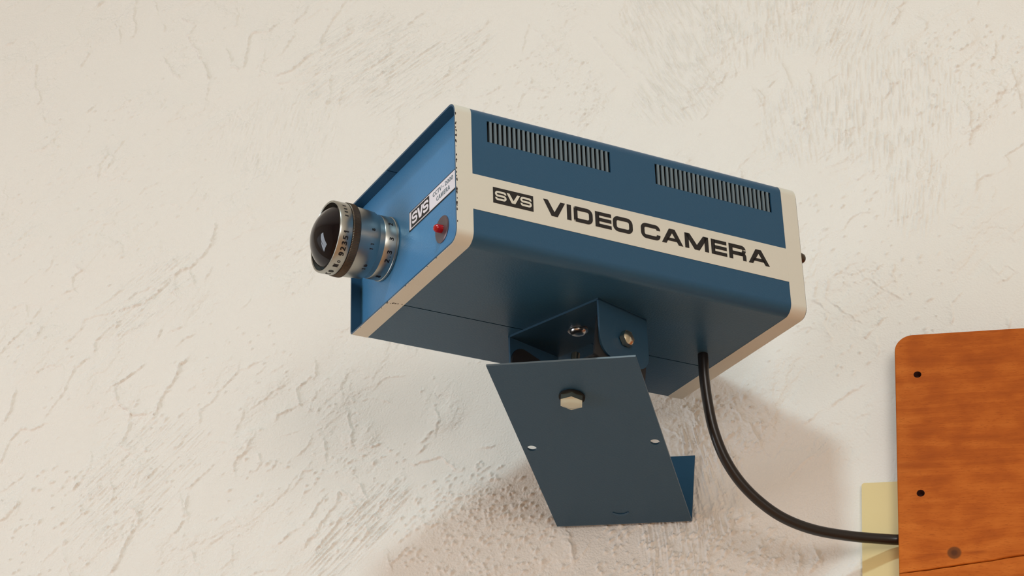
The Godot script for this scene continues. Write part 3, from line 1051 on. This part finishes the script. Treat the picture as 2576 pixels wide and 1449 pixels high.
func wooden_board() -> void:
	var root := Node3D.new()
	put("wooden_board", root)
	root.position = Vector3(0.1987, -0.35, 0.003)
	tag(root, "orange-brown varnished wooden board with rounded corner and two nail holes at right", "board")
	var wide := 0.42
	var high := 0.4905
	# a drying crack runs across from the left edge and parts the wood
	var jag := FastNoiseLite.new()
	jag.seed = 3
	jag.frequency = 60.0
	var upper := PackedVector2Array()
	var lower := PackedVector2Array()
	for k in 61:
		var x := wide * k / 60.0 if k > 40 else 0.28 * k / 40.0 
		var y := 0.2921 + 0.0109 * (x / 0.0835) * (0.85 + 0.15 * minf(x, 0.12) / 0.0835) + jag.get_noise_1d(x) * 0.0007
		var w := 0.00022 * (1.0 + 0.8 * jag.get_noise_1d(x * 2.0 + 3.0))
		upper.append(Vector2(x, y + w))
		lower.append(Vector2(x, y - w))
	upper.append_array(arc(Vector2(wide - 0.006, high - 0.006), 0.006, 0, 90, 6))
	upper.append_array(arc(Vector2(0.0135, high - 0.0135), 0.0135, 90, 180, 12))
	lower.append_array(PackedVector2Array([Vector2(wide, 0), Vector2(0, 0)]))
	var holes := [Vector2(0.0160, 0.4547), Vector2(0.0160, 0.3548)]
	var mb := MB.new()
	eased(mb, upper, 0.016, 0.0011, holes, 0.0028)
	eased(mb, lower, 0.016, 0.0011, [], 0.0)
	build("plank", mb, wood_material(), root)
	var hollow := plain(Color(0.24, 0.085, 0.035), 0.8)
	for h in holes:
		var cup := MB.new()
		cup.lathe(PackedVector2Array([Vector2(0.0028, 0.016), Vector2(0.0026, 0.0135), Vector2(0.0016, 0.0115), Vector2(0.0001, 0.0112)]), 24, Transform3D(Basis(Vector3(1, 0, 0), Vector3(0, 0, 1), Vector3(0, -1, 0)), Vector3(h.x, h.y, 0)))
		build("nail_hole", cup, hollow, root)
	var deep := MB.new()  # dark strip added behind the split, colouring in the shade of the crack
	for k in 40:
		var a := (upper[k] + lower[k]) * 0.5
		var b := (upper[k + 1] + lower[k + 1]) * 0.5
		deep.prism(PackedVector2Array([a - Vector2(0, 0.0012), b - Vector2(0, 0.0012), b + Vector2(0, 0.0012), a + Vector2(0, 0.0012)]), 0.004, 0.0125)
	build("crack_shade", deep, hollow, root)


func wood_material() -> StandardMaterial3D:
	var size := 896
	var im := Image.create(size, size, false, Image.FORMAT_RGBA8)
	var n := FastNoiseLite.new()
	n.seed = 12
	n.frequency = 1.0
	n.fractal_octaves = 3
	var pale := Color(0.795, 0.44, 0.165)
	var mid := Color(0.71, 0.36, 0.115)
	var deep := Color(0.55, 0.25, 0.075)
	for j in size:
		var y := j * 0.256 / size * 1000.0         # millimetres down from the top of the board
		for i in size:
			var x := i * 0.256 / size * 1000.0
			var bend := n.get_noise_2d(x * 0.004, y * 0.02) * 6.0
			var knot := Vector2(x - 37.3, y - 183.7)
			bend += 5.0 * signf(knot.y) * exp(-knot.length_squared() / 500.0)
			var g := n.get_noise_2d(x * 0.006 + 40.0, (y + bend) * 0.09) * 0.55 + n.get_noise_2d(x * 0.02, (y + bend) * 0.5) * 0.28 + n.get_noise_2d(x * 0.035 + 90.0, y * 0.05) * 0.6
			g += smoothstep(110.0, 190.0, y) * 0.28 - 0.12 + 0.35 * smoothstep(16.0, 2.0, x)  # wood paler lower down; left edge paler, its highlight put into the colour
			var c := mid.lerp(pale, clampf(g * 0.9 + 0.10, 0.0, 1.0)).lerp(deep, clampf(-g * 0.6, 0.0, 0.5))
			var fleck := n.get_noise_2d(x * 0.12, y * 2.2 + 300.0)
			c = c.lerp(deep, clampf(fleck * 1.5 - 0.42, 0.0, 0.5))
			var smear := Vector2((x - 12.0) / 16.0, (y - 112.5) / 3.2)
			c = c.lerp(deep, 0.55 * exp(-smear.length_squared()) * (0.7 + 0.5 * g))
			var k := knot.length()
			c = c.lerp(Color(0.42, 0.24, 0.12), 0.9 * smoothstep(5.4, 3.8, k))
			c = c.lerp(Color(0.33, 0.19, 0.11), 0.8 * smoothstep(3.2, 1.2, k))
			var tail := Vector2((x - 52.0) / 7.0, (y - 183.9) / 1.3)
			c = c.lerp(deep, 0.6 * exp(-tail.length_squared()))
			im.set_pixel(i, j, c)
	var m := plain(Color.WHITE, 0.5)
	m.metallic_specular = 0.16
	m.albedo_texture = ImageTexture.create_from_image(im)
	m.uv1_triplanar = true
	m.uv1_triplanar_sharpness = 8.0
	m.uv1_scale = Vector3.ONE / 0.256
	m.uv1_offset = Vector3(0, -0.4905 / 0.256, 0)
	return m


# ridges and trowel edges of this wall, in millimetres along and up the wall
func relief_lines() -> void:
	ridge(0.5, [-541, 590, -527, 569, -523, 551])
	ridge(0.6, [-518, 604, -514, 580, -509, 563, -512, 556])
	ridge(0.5, [-497, 601, -490, 583])
	ridge(0.6, [-480, 567, -479, 559])
	ridge(1.0, [-460, 571, -446, 561, -453, 548, -445, 536, -430, 512, -420, 492])
	ridge(0.8, [-469, 520, -462, 507, -450, 493])
	ridge(0.4, [-405, 557, -408, 578])
	ridge(1.0, [-365, 550, -370, 544, -388, 542, -388, 522, -388, 502])
	ridge(0.8, [-407, 524, -400, 504, -393, 497])
	ridge(1.0, [-336, 567, -345, 551])
	ridge(0.8, [-345, 532, -352, 513])
	ridge(0.9, [-369, 512, -368, 506, -372, 500, -365, 488])
	ridge(1.0, [-323, 507, -338, 490, -352, 485])
	ridge(0.5, [-348, 477, -320, 474])
	ridge(0.8, [-552, 539, -556, 524])
	ridge(0.7, [-603, 530, -599, 502, -593, 494, -589, 487, -590, 481])
	ridge(0.9, [-531, 470, -535, 465])
	ridge(0.5, [-580, 462, -576, 455, -566, 452])
	ridge(0.6, [-562, 444, -562, 433, -570, 423, -582, 422])
	ridge(0.8, [-506, 384, -507, 396, -503, 408])
	ridge(0.9, [-497, 405, -495, 399, -499, 391])
	ridge(0.6, [-490, 423, -495, 412])
	ridge(0.6, [-460, 470, -461, 461])
	ridge(1.0, [-554, 607, -557, 603])
	ridge(1.0, [-638, 565, -642, 562])
	ridge(0.9, [-299, 571, -307, 550, -316, 526, -314, 511, -307, 514, -287, 529, -293, 537])
	ridge(0.6, [-287, 549, -295, 542])
	ridge(0.5, [-259, 557, -258, 549, -266, 540])
	ridge(0.8, [-223, 546, -226, 542, -233, 533])
	ridge(0.9, [-158, 526, -163, 519, -171, 514])
	ridge(1.0, [-156, 506, -159, 499, -169, 491])
	ridge(0.5, [-159, 499, -175, 479])
	ridge(0.8, [-247, 507, -246, 500, -250, 494])
	ridge(0.4, [-248, 495, -273, 475])
	ridge(0.4, [-224, 500, -242, 482])
	ridge(0.5, [-250, 475, -263, 468])
	ridge(0.7, [-300, 479, -300, 468, -296, 460, -298, 443])
	ridge(0.5, [-286, 458, -286, 443])
	ridge(0.7, [-188, 472, -188, 466, -192, 461])
	ridge(0.9, [-111, 449, -111, 443, -99, 437])
	ridge(0.6, [-111, 443, -117, 434, -119, 423])
	ridge(0.7, [-157, 438, -149, 439, -141, 446])
	ridge(0.5, [-119, 516, -123, 487])
	ridge(0.6, [-58, 493, -25, 446])
	ridge(0.4, [-46, 509, -20, 476])
	ridge(0.4, [-112, 511, -87, 478])
	ridge(0.9, [40, 524, 44, 513, 40, 510])
	ridge(0.6, [46, 507, 52, 481])
	ridge(0.6, [36, 454, 42, 441, 49, 428])
	ridge(1.0, [56, 439, 60, 433, 56, 425])
	ridge(0.8, [69, 437, 69, 433])
	ridge(0.5, [37, 421, 50, 421, 55, 425])
	ridge(0.8, [85, 415, 92, 397, 94, 404, 89, 413])
	ridge(0.7, [108, 441, 118, 409])
	ridge(0.7, [131, 428, 137, 387])
	ridge(0.8, [101, 420, 97, 417])
	ridge(0.5, [160, 411, 164, 374])
	ridge(1.0, [211, 498, 204, 493, 206, 485, 200, 475])
	ridge(0.7, [220, 481, 229, 473, 228, 466])
	ridge(1.0, [193, 423, 197, 406, 203, 408])
	ridge(0.8, [198, 401, 193, 393])
	ridge(1.0, [255, 381, 260, 366, 261, 359, 260, 337])
	ridge(0.8, [288, 388, 284, 386])
	ridge(1.0, [284, 440, 281, 425])
	ridge(0.8, [264, 443, 255, 437])
	ridge(0.7, [294, 414, 297, 400, 301, 371])
	ridge(0.6, [300, 331, 286, 321, 288, 313])
	ridge(0.9, [130, 386, 127, 367, 119, 374])
	ridge(0.7, [131, 360, 132, 349])
	ridge(0.5, [151, 364, 160, 358, 168, 364])
	ridge(0.9, [27, 419, 34, 404, 27, 400])
	ridge(0.8, [227, 439, 232, 437, 228, 432])
	ridge(0.5, [150, 468, 155, 490])
	ridge(0.4, [94, 472, 94, 506])
	ridge(0.8, [61, 487, 65, 476, 61, 472])
	ridge(1.0, [-380, 314, -380, 299, -383, 288, -394, 273, -404, 270, -407, 265])
	ridge(1.1, [-413, 256, -422, 244, -433, 236, -450, 230])
	ridge(0.6, [-460, 229, -472, 226, -483, 224, -484, 214, -493, 201])
	ridge(0.4, [-420, 259, -442, 247, -454, 235])
	ridge(0.9, [-465, 191, -467, 200, -461, 208, -449, 219])
	ridge(0.6, [-396, 269, -389, 255])
	ridge(0.8, [-376, 267, -377, 262])
	ridge(0.7, [-404, 247, -405, 245, -402, 241])
	ridge(1.0, [-408, 207, -409, 202])
	ridge(0.8, [-392, 209, -398, 205])
	ridge(0.7, [-380, 199, -386, 196, -390, 190])
	ridge(0.8, [-503, 282, -496, 276, -506, 269, -500, 258, -509, 254])
	ridge(0.6, [-528, 293, -529, 285, -533, 278])
	ridge(0.8, [-520, 219, -525, 207, -529, 206])
	ridge(0.9, [-553, 196, -549, 204, -543, 212, -539, 218])
	ridge(0.6, [-529, 238, -534, 224, -538, 223])
	ridge(0.5, [-544, 275, -551, 269])
	ridge(0.7, [-560, 327, -570, 317])
	ridge(1.2, [-379, 174, -384, 169, -384, 161, -392, 143, -398, 122])
	ridge(0.9, [-419, 170, -425, 164, -434, 156, -440, 152, -431, 135, -420, 127])
	ridge(1.0, [-400, 124, -411, 122, -418, 124, -417, 112, -421, 96])
	ridge(0.5, [-420, 93, -407, 83, -398, 74, -401, 54])
	ridge(0.7, [-471, 181, -480, 174, -486, 144, -493, 130])
	ridge(0.7, [-515, 114, -521, 105])
	ridge(0.9, [-529, 152, -529, 132, -533, 125])
	ridge(0.8, [-496, 118, -506, 115, -515, 115])
	ridge(0.7, [-524, 100, -525, 88])
	ridge(0.6, [-446, 89, -442, 75, -449, 65])
	ridge(0.9, [-449, 60, -455, 55])
	ridge(0.7, [-420, 57, -416, 45, -418, 41])
	ridge(1.1, [-398, 34, -394, 32, -390, 21, -395, 9, -400, -13, -403, -22])
	ridge(0.9, [-359, 45, -352, 26])
	ridge(0.8, [-353, 44, -352, 31, -349, 24, -356, 11])
	ridge(0.6, [-354, 51, -343, 64, -337, 69])
	ridge(0.6, [-345, 138, -349, 131, -358, 123, -356, 114])
	ridge(0.6, [-331, 166, -333, 156, -344, 141])
	ridge(0.5, [-314, 167, -328, 161])
	ridge(0.6, [-288, 144, -302, 132, -311, 123])
	ridge(0.8, [-265, 162, -264, 151, -277, 141, -272, 124, -288, 115, -289, 111])
	ridge(0.8, [-306, 95, -311, 80, -318, 73, -316, 65])
	ridge(0.5, [-318, 123, -323, 100])
	ridge(0.5, [-299, 78, -295, 69, -300, 64])
	ridge(0.6, [-229, 112, -222, 85])
	ridge(0.6, [-245, 89, -242, 73])
	ridge(0.4, [-254, 69, -265, 46])
	ridge(0.9, [-239, 35, -247, 18])
	ridge(1.0, [-226, 39, -230, 25, -246, -5])
	ridge(0.8, [-221, 17, -235, -7])
	ridge(1.0, [-261, 4, -268, -4])
	ridge(0.8, [-225, 41, -209, 26])
	ridge(0.7, [-450, -3, -442, -14, -436, -24])
	ridge(0.9, [-499, 43, -508, 29])
	ridge(0.5, [-518, 56, -507, 66, -504, 70])
	ridge(0.7, [-385, 70, -390, 62])
	ridge(0.7, [-365, 97, -372, 89])
	ridge(0.8, [-156, 110, -153, 101, -154, 93, -163, 85, -164, 82])
	ridge(0.9, [-162, 77, -165, 73])
	ridge(0.7, [-169, 63, -149, 68, -136, 57])
	ridge(0.7, [-211, 46, -203, 32, -207, 20])
	ridge(0.6, [-220, 41, -207, 22])
	ridge(0.9, [-199, 9, -197, 3, -202, -3])
	ridge(0.5, [-115, 74, -108, 75])
	ridge(1.0, [-42, -5, -36, -24])
	ridge(0.8, [-180, -14, -176, -25, -165, -12])
	ridge(0.8, [43, 101, 49, 90, 51, 83])
	ridge(0.6, [26, 83, 37, 75, 45, 65])
	ridge(0.7, [59, 37, 66, 11])
	ridge(0.7, [65, 36, 70, 16])
	ridge(0.7, [81, 29, 85, 10])
	ridge(0.6, [171, 110, 160, 104, 151, 95])
	ridge(0.5, [140, 89, 132, 83])
	ridge(0.8, [183, 93, 182, 88, 173, 85])
	ridge(0.7, [91, 81, 99, 60])
	ridge(0.6, [77, 97, 86, 84])
	ridge(0.8, [128, -30, 127, -43])
	ridge(0.9, [106, -34, 103, -42])
	ridge(1.0, [140, -25, 142, -33, 137, -41])
	ridge(0.7, [23, -17, 25, -36])
	ridge(0.7, [138, 206, 136, 194, 145, 184, 145, 169, 149, 157])
	ridge(0.6, [146, 212, 146, 196, 157, 182, 169, 172])
	ridge(0.4, [174, 215, 182, 205, 201, 190])
	ridge(0.7, [197, 221, 197, 210, 199, 205])
	ridge(0.7, [264, 305, 262, 290])
	ridge(0.7, [273, 303, 263, 299])
	ridge(0.9, [283, 201, 279, 199])
	ridge(0.5, [240, 182, 240, 164])
	ridge(0.5, [184, 151, 186, 138])
	ridge(0.8, [179, 159, 176, 156])
	ridge(0.5, [269, 218, 275, 205])
	ridge(0.6, [283, 161, 280, 153])
	ridge(0.8, [189, 171, 184, 167])
